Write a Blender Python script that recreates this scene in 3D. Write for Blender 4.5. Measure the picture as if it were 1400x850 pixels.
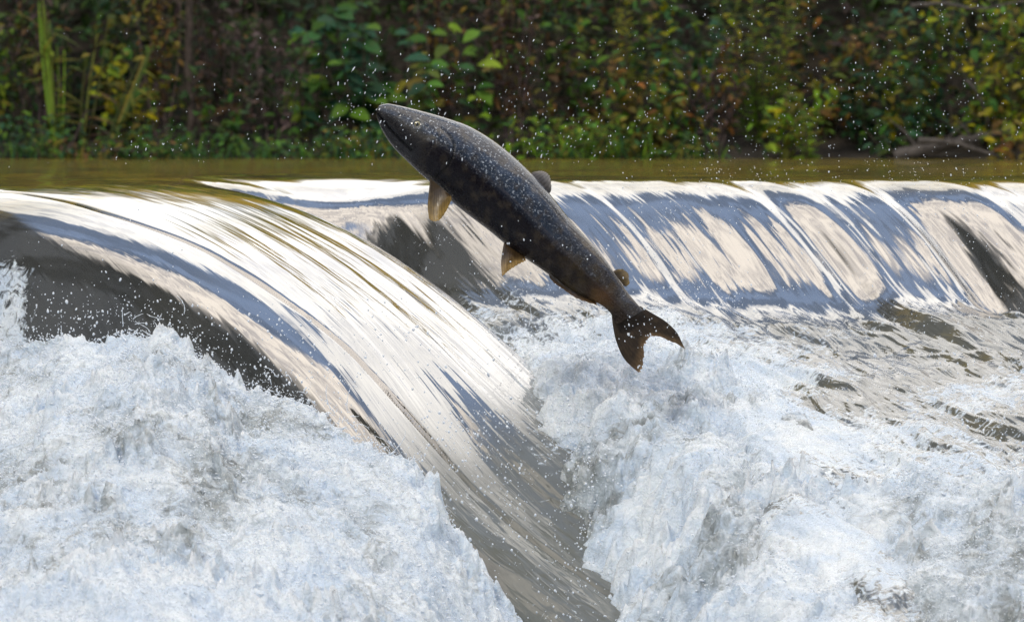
import bpy, math, random
import numpy as np
from mathutils import Vector

for o in list(bpy.data.objects): bpy.data.objects.remove(o)
SC = bpy.context.scene
COL = SC.collection
RNG = np.random.default_rng(11)
R = random.Random(5)

# ------------------------------------------------------------------ camera
F = 8960.0; CZ = 0.169; HY = 145.0
cam = bpy.data.cameras.new('camera'); cam_o = bpy.data.objects.new('camera', cam); COL.objects.link(cam_o)
cam.sensor_width = 36.0; cam.lens = F/1400*36.0
cam_o.location = (0, 0, CZ); cam_o.rotation_euler = (math.pi/2 - math.atan(280/F), 0, 0)
cam.clip_start = 0.1; cam.clip_end = 2000
cam.dof.use_dof = True; cam.dof.focus_distance = 13.9; cam.dof.aperture_fstop = 7.5
SC.camera = cam_o

# ------------------------------------------------------------------ world, sun, exposure
SUN_EL, SUN_AZ = 42.0, 215.0
w = bpy.data.worlds.new('World'); SC.world = w; w.use_nodes = True
def world_nodes():
    nt = w.node_tree; N = nt.nodes; L = nt.links; N.clear()
    out = N.new('ShaderNodeOutputWorld'); bg = N.new('ShaderNodeBackground'); bg.inputs['Strength'].default_value = 0.12
    L.new(bg.outputs[0], out.inputs[0])
    sky = N.new('ShaderNodeTexSky'); sky.sky_type = 'NISHITA'; sky.sun_disc = False
    sky.sun_elevation = math.radians(SUN_EL); sky.sun_rotation = math.radians(SUN_AZ)
    tc = N.new('ShaderNodeTexCoord'); sp = N.new('ShaderNodeSeparateXYZ'); L.new(tc.outputs['Generated'], sp.inputs[0])
    def m(op, a, b=None, c=None):
        n = N.new('ShaderNodeMath'); n.operation = op
        for i, v in enumerate((a, b, c)):
            if v is None: continue
            if isinstance(v, (int, float)): n.inputs[i].default_value = v
            else: L.new(v, n.inputs[i])
        return n.outputs[0]
    def noise(scale, detail, dist=0.0, rough=.55):
        n = N.new('ShaderNodeTexNoise'); n.inputs['Scale'].default_value = scale; n.inputs['Detail'].default_value = detail
        n.inputs['Distortion'].default_value = dist; n.inputs['Roughness'].default_value = rough
        L.new(tc.outputs['Generated'], n.inputs['Vector']); return n.outputs['Fac']
    def smooth(x, lo, hi):
        n = N.new('ShaderNodeMapRange'); n.interpolation_type = 'SMOOTHSTEP'
        n.inputs['From Min'].default_value = lo; n.inputs['From Max'].default_value = hi
        L.new(x, n.inputs['Value']); return n.outputs['Result']
    def mix(f, a, b):
        n = N.new('ShaderNodeMix'); n.data_type = 'RGBA'
        if isinstance(f, (int, float)): n.inputs[0].default_value = f
        else: L.new(f, n.inputs[0])
        for i, v in ((6, a), (7, b)):
            if isinstance(v, tuple): n.inputs[i].default_value = (*v, 1)
            else: L.new(v, n.inputs[i])
        return n.outputs[2]
    th = m('ARCTAN2', sp.outputs['Z'], sp.outputs['Y'])      # 0 = over the far bank, pi/2 = overhead, pi = behind
    n1 = noise(2.6, 5, .4); n2 = noise(7, 4, .2)
    wob = m('ADD', m('MULTIPLY', m('SUBTRACT', n1, .5), 0.85), m('MULTIPLY', m('SUBTRACT', n2, .5), .3))
    t = m('ADD', th, wob)
    t_lo = m('SUBTRACT', t, m('MULTIPLY', smooth(sp.outputs['X'], .12, .45), .55))
    low = m('MULTIPLY', smooth(t, .10, .22), m('SUBTRACT', 1.0, smooth(t_lo, .80, .90)))
    high = m('MULTIPLY', smooth(t, 1.34, 1.42), m('SUBTRACT', 1.0, smooth(t, 2.05, 2.25)))
    blue = mix(.75, sky.outputs[0], (3.3, 4.5, 7.0))
    n3 = noise(11, 5, .8, .6); n4 = noise(4.5, 4, .5)
    blue = mix(smooth(n4, .40, .62), mix(.62, blue, (.9, 1.25, 2.0)), blue)
    c = mix(low, blue, mix(smooth(n3, .33, .60), (9.0, 8.9, 9.2), (13.8, 13.3, 12.6)))
    c = mix(high, c, mix(smooth(n3, .36, .60), (7.6, 7.0, 6.8), (15.0, 13.5, 11.9)))
    # treeline added to shape water reflections: golden over the bank, dark left and behind
    tree_lim = m('ADD', m('ADD', m('ADD', .22, m('MULTIPLY', m('MULTIPLY', smooth(sp.outputs['X'], -.04, .05), smooth(sp.outputs['Y'], .5, .8)), .15)), m('MULTIPLY', m('SUBTRACT', n2, .5), .22)), m('MAXIMUM', m('MULTIPLY', smooth(sp.outputs['Y'], -.1, -.5), .30), m('MULTIPLY', smooth(m('MULTIPLY', sp.outputs['X'], -1.0), .15, .42), .58)))
    tm = smooth(m('SUBTRACT', tree_lim, sp.outputs['Z']), -.06, .06)
    tcol = mix(smooth(sp.outputs['Y'], .55, .85), mix(smooth(noise(5, 4, .5), .40, .60), (.22, .25, .30), (.85, .92, 1.05)), mix(smooth(noise(14, 4), .4, .62), (.9, .8, .14), (2.4, 1.6, .25)))
    c = mix(tm, c, tcol)
    L.new(c, bg.inputs['Color'])
world_nodes()
sun = bpy.data.lights.new('sun', 'SUN'); sun.energy = 1.2; sun.angle = math.radians(10); sun.color = (1, .94, .85)
sun_o = bpy.data.objects.new('sun', sun); COL.objects.link(sun_o)
_a = math.radians(SUN_AZ); _e = math.radians(SUN_EL)
sd = Vector((math.sin(_a)*math.cos(_e), math.cos(_a)*math.cos(_e), math.sin(_e)))
sun_o.rotation_euler = sd.to_track_quat('Z', 'Y').to_euler()
SC.view_settings.view_transform = 'Standard'; SC.view_settings.look = 'None'
SC.view_settings.exposure = 0.36; SC.view_settings.gamma = 1.0

# ------------------------------------------------------------------ helpers
def at(px, py, Y): return np.array(((px-700)*Y/F, Y, CZ-(py-HY)*Y/F))
_perm = np.random.default_rng(3).permutation(65536).astype(np.int64)
def _h(ix, iy, iz=0):
    return _perm[(_perm[(_perm[ix & 65535] + iy) & 65535] + iz) & 65535]
def noise2(x, y, seed=0):
    x0 = np.floor(x).astype(np.int64); y0 = np.floor(y).astype(np.int64)
    fx = x-x0; fy = y-y0
    u = fx*fx*fx*(fx*(fx*6-15)+10); v = fy*fy*fy*(fy*(fy*6-15)+10)
    def g(ix, iy, dx, dy):
        a = _h(ix, iy, seed)*(2*math.pi/65536)
        return np.cos(a)*dx+np.sin(a)*dy
    a = g(x0, y0, fx, fy); b = g(x0+1, y0, fx-1, fy); c = g(x0, y0+1, fx, fy-1); d = g(x0+1, y0+1, fx-1, fy-1)
    return ((a+(b-a)*u)+((c+(d-c)*u)-(a+(b-a)*u))*v)*1.5
def fbm(x, y, oct=4, seed=0, gain=.5, lac=2.03, ridge=False, billow=False):
    s = 0; a = 1; t = 0
    for i in range(oct):
        n = noise2(x, y, seed+i*17)
        if ridge: n = 1-2*np.abs(n)
        if billow: n = 2*np.abs(n)-.5
        s = s+a*n; t += a; a *= gain; x = x*lac+3.1; y = y*lac+1.7
    return s/t
def sst(x, a, b):
    t = np.clip((x-a)/(b-a), 0, 1); return t*t*(3-2*t)
def sp_(d, e): return (np.sqrt(d*d+e*e)+d)/2
def smax(a, b, k):
    return (a+b+np.sqrt((a-b)**2+k*k))/2
def curve1(xs, ys, sm):
    X = np.linspace(min(xs)-1, max(xs)+1, 4000); Y = np.interp(X, xs, ys)
    r = max(1, int(sm*3/(X[1]-X[0]))); k = np.exp(-.5*(np.arange(-r, r+1)*(X[1]-X[0])/sm)**2); k /= k.sum()
    Yp = np.pad(Y, r, mode='edge'); Y = np.convolve(Yp, k, 'valid')
    return lambda v: np.interp(v, X, Y)

def mesh_obj(name, verts, faces, mat, parent=None, smooth=True, attrs=None, uv=None):
    """faces: (n,3|4) array or list of tuples"""
    me = bpy.data.meshes.new(name)
    verts = np.asarray(verts, dtype=np.float32)
    if isinstance(faces, np.ndarray):
        k = faces.shape[1]
        me.vertices.add(len(verts)); me.vertices.foreach_set('co', verts.ravel())
        me.loops.add(faces.size); me.loops.foreach_set('vertex_index', faces.astype(np.int32).ravel())
        me.polygons.add(len(faces))
        me.polygons.foreach_set('loop_start', np.arange(0, faces.size, k, dtype=np.int32))
        me.update(calc_edges=True)
    else:
        me.from_pydata([tuple(v) for v in verts], [], faces)
    if smooth: me.polygons.foreach_set('use_smooth', np.ones(len(me.polygons), dtype=bool))
    for an, (ty, data) in (attrs or {}).items():
        at_ = me.attributes.new(an, ty, 'POINT')
        data = np.asarray(data, dtype=np.float32)
        at_.data.foreach_set('color' if ty == 'FLOAT_COLOR' else 'value' if ty == 'FLOAT' else 'vector', data.ravel())
    me.materials.append(mat); me.update()
    o = bpy.data.objects.new(name, me); COL.objects.link(o)
    if parent is not None: o.parent = parent
    return o
def tag(o, label=None, cat=None, group=None, kind=None):
    if label: o['label'] = label
    if cat: o['category'] = cat
    if group: o['group'] = group
    if kind: o['kind'] = kind
    return o
def grid_faces(nx, ny):
    i = np.arange(ny-1)[:, None]*nx+np.arange(nx-1)[None, :]
    i = i.ravel(); return np.stack((i, i+1, i+nx+1, i+nx), 1)
def axis(*segs):
    out = []
    for a, b, st in segs:
        n = max(1, int(round((b-a)/st))); out.append(np.linspace(a, b, n, endpoint=False))
    out.append([segs[-1][1]]); return np.concatenate(out)

class NT:
    def __init__(s, name):
        s.m = bpy.data.materials.new(name); s.m.use_nodes = True; s.N = s.m.node_tree.nodes; s.L = s.m.node_tree.links; s.N.clear()
        s.out = s.N.new('ShaderNodeOutputMaterial')
    def n(s, t, **kw):
        x = s.N.new(t)
        for k, v in kw.items(): setattr(x, k, v)
        return x
    def set(s, sock, v):
        if isinstance(v, (int, float)): sock.default_value = v
        elif isinstance(v, tuple): sock.default_value = (*v, 1) if len(v) == 3 and sock.type == 'RGBA' else v
        else: s.L.new(v, sock)
    def math(s, op, a, b=0.0):
        x = s.n('ShaderNodeMath', operation=op); s.set(x.inputs[0], a); s.set(x.inputs[1], b); return x.outputs[0]
    def ramp(s, v, lo, hi, a=0.0, b=1.0):
        x = s.n('ShaderNodeMapRange', interpolation_type='SMOOTHSTEP'); s.set(x.inputs[0], v)
        for i, q in zip((1, 2, 3, 4), (lo, hi, a, b)): x.inputs[i].default_value = q
        return x.outputs[0]
    def mix(s, f, a, b):
        x = s.n('ShaderNodeMix', data_type='RGBA'); s.set(x.inputs[0], f); s.set(x.inputs[6], a); s.set(x.inputs[7], b); return x.outputs[2]
    def attr(s, name, o='Fac'):
        x = s.n('ShaderNodeAttribute', attribute_name=name); return x.outputs[o]
    def mapping(s, vec, scale):
        x = s.n('ShaderNodeMapping'); s.L.new(vec, x.inputs[0]); x.inputs['Scale'].default_value = scale; return x.outputs[0]
    def noise(s, vec, scale, detail=3, dist=0.0, rough=.5):
        x = s.n('ShaderNodeTexNoise'); s.L.new(vec, x.inputs['Vector'])
        x.inputs['Scale'].default_value = scale; x.inputs['Detail'].default_value = detail
        x.inputs['Distortion'].default_value = dist; x.inputs['Roughness'].default_value = rough; return x.outputs['Fac']
    def bump(s, h, strength=.5, dist=.01, nrm=None):
        x = s.n('ShaderNodeBump'); s.set(x.inputs['Height'], h); s.set(x.inputs['Strength'], strength); x.inputs['Distance'].default_value = dist
        if nrm is not None: s.L.new(nrm, x.inputs['Normal'])
        return x.outputs[0]
    def princ(s, base, rough=.5, nrm=None, **kw):
        x = s.n('ShaderNodeBsdfPrincipled'); s.set(x.inputs['Base Color'], base); s.set(x.inputs['Roughness'], rough)
        if nrm is not None: s.L.new(nrm, x.inputs['Normal'])
        for k, v in kw.items(): s.set(x.inputs[k.replace('_', ' ')], v)
        return x.outputs[0]
    def done(s, sh): s.L.new(sh, s.out.inputs[0]); return s.m

# ------------------------------------------------------------------ materials
def foam_shader(t, obj, extra=None):
    fine = t.noise(obj, 190, 3, .6, .65); mid = t.noise(obj, 55, 3, .8); big = t.noise(obj, 9, 3, .5)
    h = t.math('ADD', t.math('MULTIPLY', fine, .45), mid)
    b = t.bump(h, 1.0, .008)
    col = t.mix(t.ramp(big, .38, .62), (.66, .77, .90), (.84, .91, .98))
    col = t.mix(t.ramp(mid, .35, .6, .22, 0), col, (.46, .53, .58))
    return t.princ(col, t.ramp(fine, .4, .6, .08, .45), b, IOR=1.4, Specular_IOR_Level=.9, Subsurface_Weight=.42, Subsurface_Radius=(.9, 1.0, 1.15), Subsurface_Scale=.03)
def water_material(name='clear_water'):
    t = NT(name)
    st = t.attr('stream', 'Vector'); tc = t.n('ShaderNodeTexCoord').outputs['Object']
    foam = t.attr('foam'); rough_w = t.attr('chop')
    a = t.noise(t.mapping(st, (17, 1.3, 1)), 1.0, 3, .35, .5)
    b = t.noise(t.mapping(st, (70, 4, 1)), 1.0, 2, .3, .5)
    hs = t.math('ADD', a, t.math('MULTIPLY', t.math('MULTIPLY', b, .22), t.attr('fine')))
    n1 = t.bump(t.math('MULTIPLY', hs, t.attr('streak')), 1.0, .010)
    c = t.noise(t.mapping(st, (38, 4.0, 1)), 1.0, 3, 1.0, .5)
    n2 = t.bump(t.math('MULTIPLY', c, rough_w), 1.0, .009, n1)
    body = t.mix(t.ramp(t.noise(tc, 5, 3), .35, .65), (.036, .036, .030), (.060, .058, .046))
    body = t.mix(t.attr('turbid'), body, (.165, .175, .16))
    body = t.mix(t.attr('pond'), body, t.mix(t.ramp(t.noise(t.mapping(tc, (3.5, 22, 1)), 1.0, 5, .6, .65), .38, .62), (.055, .062, .014), (.32, .23, .03)))  # golden reflection of the bank painted into the pond colour as streaks
    dif = t.n('ShaderNodeBsdfDiffuse'); t.set(dif.inputs[0], body); t.L.new(n2, dif.inputs[2])
    gl = t.n('ShaderNodeBsdfGlossy'); gl.inputs[0].default_value = (1, 1, 1, 1); gl.inputs[1].default_value = .05; t.L.new(n2, gl.inputs['Normal'])
    fr = t.n('ShaderNodeFresnel'); fr.inputs[0].default_value = 1.33; t.L.new(n2, fr.inputs['Normal'])
    pol = t.math('SUBTRACT', .36, t.math('MULTIPLY', t.math('MAXIMUM', t.attr('dull'), t.attr('pond')), .32))
    fac = t.math('MINIMUM', t.math('ADD', t.math('MULTIPLY', fr.outputs[0], t.math('SUBTRACT', 1.3, t.math('MULTIPLY', t.attr('dull'), .45))), pol), t.math('SUBTRACT', .94, t.math('MULTIPLY', t.attr('pond'), .40)))
    mx = t.n('ShaderNodeMixShader'); t.L.new(fac, mx.inputs[0]); t.L.new(dif.outputs[0], mx.inputs[1]); t.L.new(gl.outputs[0], mx.inputs[2])
    # lacework of air bubbles: an attribute says how much air the water carries
    lace = t.math('ADD', t.noise(tc, 34, 5, 1.6, .62), t.math('MULTIPLY', t.noise(t.mapping(st, (30, 7, 1)), 1.0, 3, 1.0), .4))
    k = t.math('ADD', lace, t.math('MULTIPLY', foam, .62))
    mask = t.math('MULTIPLY', t.ramp(k, .96, 1.16), t.ramp(foam, .0, .12))
    m2 = t.n('ShaderNodeMixShader'); t.L.new(mask, m2.inputs[0]); t.L.new(mx.outputs[0], m2.inputs[1]); t.L.new(foam_shader(t, tc), m2.inputs[2])
    return t.done(m2.outputs[0])
WATER = water_material()
def simple(name, c1, c2, scale, rough, bs=.3, bd=.01, **kw):
    t = NT(name); tc = t.n('ShaderNodeTexCoord').outputs['Object']
    n = t.noise(tc, scale, 5); return t.done(t.princ(t.mix(t.ramp(n, .3, .7), c1, c2), rough, t.bump(n, bs, bd), **kw))
SOIL = simple('bank_soil', (.012, .010, .007), (.035, .026, .016), 9, .9, .8, .05)
WOOD = simple('weathered_wood', (.035, .030, .027), (.10, .088, .08), 30, .8, .6, .01)
BARK = simple('dark_bark', (.03, .022, .018), (.075, .055, .045), 40, .85, .5, .01)
t = NT('water_drop'); DROP = t.done(t.princ((.80, .86, .93), .12, None, IOR=1.33, Specular_IOR_Level=1.0))
def leaf_material():
    t = NT('leaf'); tc = t.n('ShaderNodeTexCoord').outputs['Object']
    col = t.n('ShaderNodeAttribute', attribute_name='tint').outputs['Color']
    n = t.noise(tc, 60, 3)
    col = t.mix(t.ramp(n, .35, .75, 0, .5), col, t.mix(.5, col, (.10, .07, .02)))
    p = t.princ(col, .55, t.bump(n, .3, .004), Specular_IOR_Level=.18)
    tr = t.n('ShaderNodeBsdfTranslucent'); t.set(tr.inputs[0], col)
    m = t.n('ShaderNodeMixShader'); m.inputs[0].default_value = .22; t.L.new(p, m.inputs[1]); t.L.new(tr.outputs[0], m.inputs[2])
    return t.done(m.outputs[0])
LEAF = leaf_material()
def stem_material():
    t = NT('plant_stem'); col = t.n('ShaderNodeAttribute', attribute_name='tint').outputs['Color']
    return t.done(t.princ(col, .6))
STEM = stem_material()

# ------------------------------------------------------------------ river shape (world metres, camera looks along +Y)
P0 = (-.73, 15.5)
FX, FY = .634, -.773                      # plan direction of the flow
def stream(x, y):
    dx = x-P0[0]; dy = y-P0[1]
    return dx*.773+dy*.634, dx*FX+dy*FY   # across, along
_q_near = curve1([-1, 0, .45, 1.2, 1.6, 3], [-.90, -.90, -.88, -.73, -.67, -.62], .08)
_fall = curve1([-2, -.3, 0, .1, .2, .3, .38, .46, .8, 1.3, 2.0, 3.2, 6], [0, 0, -.008, -.035, -.10, -.19, -.262, -.30, -.37, -.45, -.60, -.95, -1.2], .035)
def right_q(x, dR):
    d = np.clip(dR, -2, None); return .773*((x+.73)-(.80*d-.26*(sp_(d-.34, .2)-sp_(np.float64(-.34), .2))*1.6))
def river_height(x, y):
    q, s = stream(x, y)
    dL = (x-P0[0])*.819+(P0[1]-y)*.574
    hl = sp_(dL, .5)
    zt = -.268*hl*hl+.012*sst(dL, -.25, .1)+.42*np.maximum(sp_(dL-1.15, .2)-.02, 0)**2
    # gully that splits the tongue low down, nearer half drops away
    gl = sst(dL, .8, 1.5)
    zt = zt-.085*gl*sst(-q, .22, .42)*sst(dL, .85, 1.45)
    zt = zt+.018*gl*np.exp(-((q+.33)/.06)**2)
    ramp = sst(dL, -.15, .35)
    far = sp_(q-.0, .035); rampf = sst(dL, -.12, .12)
    near = np.minimum(_q_near(s)-.015-q, 14.70-y+.0*x); near = sp_(near, .06)-.001
    z_far = zt-rampf*(np.minimum(far, .45)*1.5)
    z_cr = .014*sst(dL, -.1, .3)*np.exp(-((q-_q_near(s)-.16-.02*noise2(s*3, s*0, 12))/.007)**2)
    z_t = z_far-3.8*near-z_cr
    # main fall
    yc = 15.5+.05*noise2(x*1.3, x*0+.3, 5)+.02*noise2(x*4, x*0+.7, 6)
    dR = yc-y
    amp = sst(dR, -.1, .3)*(1-.3*sst(dR, .5, 1))
    qr = right_q(x, dR)
    low = .042*noise2(qr*2.6, dR*.35, 8)+.024*noise2(qr*7, dR*.5, 9)+.009*noise2(qr*21, dR*.8, 10)
    zr = _fall(dR*(1+1.7*np.exp(-((x+.42)/.27)**2)))+low*amp
    zr = zr-.075*amp*(1-sst(dR, .38, .62))*np.exp(-((qr-1.22)/.05)**2)+.02*amp*np.exp(-((qr-1.33)/.04)**2)-.02*amp*np.exp(-((qr-.98)/.03)**2)+.015*amp*np.exp(-((qr-1.18)/.04)**2)
    # notch: the corner by the tongue sinks in a smooth bowl
    zr = zr-.055*np.exp(-(((x+.42)/.20)**2+((y-15.42)/.22)**2))
    zr = zr-.75*sst(dR, .42, 1.3)*(1-sst(x-.05-.22*sst(dR, .6, 1.9), -.06, .26))
    z = smax(z_t, zr, .012)
    return z, q, s, dL, dR, z_t > zr
def build_river():
    xs = axis((-14, -3, .5), (-3, -1.45, .02), (-1.45, 1.5, .0038), (1.5, 3, .02), (3, 14, .5))
    ys = axis((11.5, 13.1, .03), (13.1, 15.75, .0042), (15.75, 17, .015), (17, 20.6, .03))
    X, Y = np.meshgrid(xs, ys); x = X.ravel(); y = Y.ravel()
    z, q, s, dL, dR, is_t = river_height(x, y)
    tongue = is_t.astype(float)
    drop = -z
    # streaks drawn out along the flow
    qt, s_t = q, s
    q = np.where(is_t, q, right_q(x, dR)); s = np.where(is_t, s, dR*1.25)
    st = np.where(is_t, sst(drop-.03*sst(-q, 0, .3), .015, .13), sst(drop, -.004, .07))
    patch = sst(fbm(q*3, s*1.2, 2, 29), -.25, .35)
    streak = fbm(q*11+.25*noise2(q*3, s*2, 20), s*.9, 3, 21)*.0075+fbm(q*55, s*2.4, 2, 31)*.0011*(.2+patch)
    calm = (1-.85*(1-tongue)*np.exp(-((x+.45)/.27)**4)*(1-sst(dR, .25, .4)))*(1-tongue*.85*(1-sst(qt-_q_near(s_t), .02, .30)))*(1-tongue*.88*sst(dL, 1.2, 1.45))
    z = z+streak*(st*.9+.05)*calm
    # surface of the still pond
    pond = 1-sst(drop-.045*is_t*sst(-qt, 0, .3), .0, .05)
    z = z+pond*(fbm(x*1.6+y*.9, y*2.0, 3, 41)*.0022+fbm(x*9+y*3, y*9, 2, 45)*.0009)
    # broken water at and below the foot of the main fall
    ap = (1-tongue)*sst(dR, .36, .62)
    z = z+ap*(fbm(q*6, s*1.6, 3, 51)*.036+fbm(q*17+.5*noise2(q*6, s*4, 50), s*1.7, 3, 55, ridge=True)*.016+fbm(q*45, s*5, 2, 57)*.0018)
    foam = ap*np.clip(.32+.34*sst(dR, .5, 1.4)+.48*sst(-x, -1.0, -.2)-.28*np.exp(-((x-.85)/.3)**2-((dR-1.2)/.6)**2)+.6*fbm(x*3, y*3, 3, 61), 0, 1)
    notch = (1-tongue)*np.exp(-((x+.13)/.20)**2)*sst(dR, .12, .45)
    foam = np.maximum(foam, notch*.68)
    # lower tongue turns rough and airy
    lt = tongue*sst(dL+.05*noise2(qt*9, s_t*3, 62), 1.20, 1.45)
    foam = np.maximum(foam, lt*(.16+.5*sst(qt, -.45, -.05)+.2*fbm(x*6, y*6, 3, 63)))
    z = z+lt*(fbm(q*20, s*6, 3, 65)*.006)
    streak_a = (.10+.9*st)*(.15+.85*calm)
    foam = np.maximum(foam, .75*tongue*sst(-x, 1.02, 1.10)*sst(-z, .12, .22))
    chop = np.clip(ap*.9+lt*.55+notch*.5, 0, 1)
    turbid = np.clip(.1+ap*.55+lt*.75+notch*.55, 0, 1)
    V = np.stack((x, y, z), 1)
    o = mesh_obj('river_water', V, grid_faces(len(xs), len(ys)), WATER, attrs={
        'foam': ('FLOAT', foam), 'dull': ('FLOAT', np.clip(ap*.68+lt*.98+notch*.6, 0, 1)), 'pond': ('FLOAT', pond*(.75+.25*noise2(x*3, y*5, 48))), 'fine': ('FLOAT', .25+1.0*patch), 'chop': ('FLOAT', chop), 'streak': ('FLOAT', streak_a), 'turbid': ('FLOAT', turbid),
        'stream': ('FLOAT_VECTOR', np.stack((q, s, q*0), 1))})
    tag(o, kind='structure')
build_river()

# ------------------------------------------------------------------ foam
def foam_material():
    t = NT('foam'); tc = t.n('ShaderNodeTexCoord').outputs['Object']
    f = foam_shader(t, tc)
    air = t.attr('air')
    c = t.noise(tc, 48, 4, 1.2, .6); n2 = t.bump(c, 1.0, .012)
    wet = t.princ(t.mix(t.ramp(t.noise(tc, 11, 3), .4, .6), (.26, .29, .29), (.44, .51, .56)), .06, n2, IOR=1.5, Specular_IOR_Level=1.0)
    k = t.math('ADD', t.noise(tc, 22, 5, 1.4, .62), t.math('MULTIPLY', air, .6))
    m = t.n('ShaderNodeMixShader'); t.L.new(t.ramp(k, .56, .92), m.inputs[0]); t.L.new(wet, m.inputs[1]); t.L.new(f, m.inputs[2])
    return t.done(m.outputs[0])
FOAM = foam_material()
def ridge(pts, sm=.03):
    """pixels on the photograph plus a distance -> ridge line y(x), z(x) in metres"""
    P = np.array([at(*p) for p in pts]); return P[:, 0], curve1(list(P[:, 0]), list(P[:, 1]), sm), curve1(list(P[:, 0]), list(P[:, 2]), sm)
def left_base():
    X, yr, zr = ridge([(-900, 470, 14.2), (-200, 480, 14.2), (0, 478, 14.1), (40, 470, 14.05), (100, 452, 14.0), (180, 440, 13.95), (255, 462, 13.9), (330, 520, 13.8), (400, 542, 13.72),
                      (480, 590, 13.62), (560, 652, 13.52), (600, 705, 13.45), (640, 780, 13.38), (690, 845, 13.3), (740, 930, 13.2), (900, 1150, 13.1), (1100, 1300, 13.1)])
    return lambda x, y: zr(x)-np.where(y < yr(x), .30*(yr(x)-y), 1.1*(y-yr(x)))
def mid_base():
    X, yr, zr = ridge([(300, 1300, 14.5), (560, 900, 14.5), (640, 660, 14.55), (690, 520, 14.62), (715, 465, 14.66), (780, 455, 14.62), (850, 470, 14.5), (930, 485, 14.4), (1000, 520, 14.25),
                       (1080, 570, 14.05), (1160, 625, 13.85), (1240, 665, 13.7), (1500, 690, 13.6), (2300, 700, 13.6)])
    xe = curve1([12, 13.2, 13.6, 14.0, 14.3, 14.5, 14.7, 15], [.70, .46, .36, .20, .07, -.01, -.05, -.05], .06)      # where the foam meets the tongue
    return lambda x, y: zr(x)-np.where(y < yr(x), .25*(yr(x)-y), 1.0*(y-yr(x)))-1.15*sp_(xe(y)+.04+.09*noise2(y*4, y*0+.3, 66)+.05*noise2(y*15, x*9, 67)+.03*noise2(y*40, x*30, 68)-x, .05)
def right_base():
    X, yr, zr = ridge([(700, 1300, 13.3), (950, 1000, 13.35), (1080, 800, 13.4), (1150, 735, 13.4), (1200, 690, 13.4), (1260, 655, 13.4), (1330, 662, 13.35), (1400, 650, 13.3), (1500, 640, 13.3), (2300, 640, 13.3)])
    return lambda x, y: zr(x)-np.where(y < yr(x), .28*(yr(x)-y), .9*(y-yr(x)))
LB, MB_, RB = left_base(), mid_base(), right_base()
def foam_height(x, y):
    a, b, c = LB(x, y), MB_(x, y), RB(x, y)
    z = smax(smax(a, b, .04), c, .03)
    return np.maximum(z, -1.15)
def lumps(x, y, z):
    # the frothing surface: swells, lumps, beads
    wx = x+.05*fbm(x*5, y*5, 2, 71); wy = y+.08*fbm(x*5, y*5, 2, 72)
    rough = sst(fbm(x*3.2, y*2.5, 2, 77), -.3, .35)
    d = fbm(wx*2.6, wy*1.9, 3, 73)*.082
    d = d+fbm(wx*9, wy*6, 3, 74, billow=True)*.027*(.4+rough)
    a = wx*.8+wy*.6; b = -wx*.6+wy*.8
    d = d+fbm(a*38+.9*noise2(wx*9, wy*9, 70), b*11, 3, 76, ridge=True)*.012*(.25+1.1*rough)
    d = d+fbm(x*95, y*70, 2, 78)*.0045*(.5+.8*rough)
    return d
def build_foam():
    xs = axis((-9, -3, .3), (-3, -1.35, .015), (-1.35, 1.35, .0030), (1.35, 3, .015), (3, 9, .3))
    ys = axis((4, 11.5, .25), (11.5, 12.1, .02), (12.1, 14.95, .0042), (14.95, 15.3, .02))
    X, Y = np.meshgrid(xs, ys); x = X.ravel(); y = Y.ravel()
    z = foam_height(x, y)
    d = lumps(x, y, z)
    ej = fbm(x*7, y*0+.2, 3, 86)*.035*(np.abs(y-13.75) < .6)
    z = z+d+ej
    spike = np.clip(fbm(x*26, y*20, 2, 79, ridge=True)-.45, 0, 1)**1.5*.035+np.clip(fbm(x*13, y*8, 3, 87, ridge=True)-.5, 0, 1)**1.3*.115
    z = z+spike*sst(fbm(x*4, y*4, 2, 80), -.1, .4)
    xx = x+.012*fbm(x*22, y*18, 2, 81)+.004*noise2(x*80, y*60, 83); yy = y+.012*fbm(x*22, y*18, 2, 82)
    air = .56+.10*sst(-x, .0, .4)+.60*fbm(x*2.6, y*2.0, 3, 84)+.35*fbm(x*9, y*6, 2, 85)+d*2.2-.34*sst(x, .34, .72)*sst(y, 13.45, 13.62)
    # browner, clearer water lower left and right of the middle
    air = air-.25*np.exp(-(((x+1.0)/.28)**2+((y-13.1)/.5)**2))+.10*np.exp(-(((x-.25)/.25)**2+((y-13.7)/.8)**2))
    # drop faces buried well under the river sheet
    nx, ny = len(xs), len(ys); fc = grid_faces(nx, ny)
    zr = river_height(x, y)[0]; keep = (z > zr-.05) | (y < 13.15)
    fk = keep[fc].any(1)
    o = mesh_obj('foam', np.stack((xx, yy, z), 1), fc[fk], FOAM, attrs={'air': ('FLOAT', np.clip(air, 0, 1))})
    tag(o, 'blue-white churning foam boiling up in the plunge pool below the weir', 'foam', kind='stuff')
build_foam()

# ------------------------------------------------------------------ drops of spray
def ico(sub):
    import bmesh
    bm = bmesh.new(); bmesh.ops.create_icosphere(bm, subdivisions=sub, radius=1.0)
    v = np.array([q.co[:] for q in bm.verts]); f = np.array([[q.index for q in p.verts] for p in bm.faces]); bm.free(); return v, f
def drops(name, P, r, stretch, dirs, mat, sub=1, jitter=0.0):
    v, f = ico(sub); n = len(P); k = len(v)
    d = dirs/np.linalg.norm(dirs, axis=1, keepdims=True)
    base = v[None]*np.ones((n, 1, 1))
    if jitter: base = base*(1+jitter*RNG.standard_normal((n, k, 1)))
    al = (base*d[:, None]).sum(2, keepdims=True)
    W = base+al*d[:, None]*(stretch[:, None, None]-1)
    W = W*r[:, None, None]+P[:, None]
    Fc = (f[None]+(np.arange(n)*k)[:, None, None]).reshape(-1, 3)
    return mesh_obj(name, W.reshape(-1, 3), Fc, mat)
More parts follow.
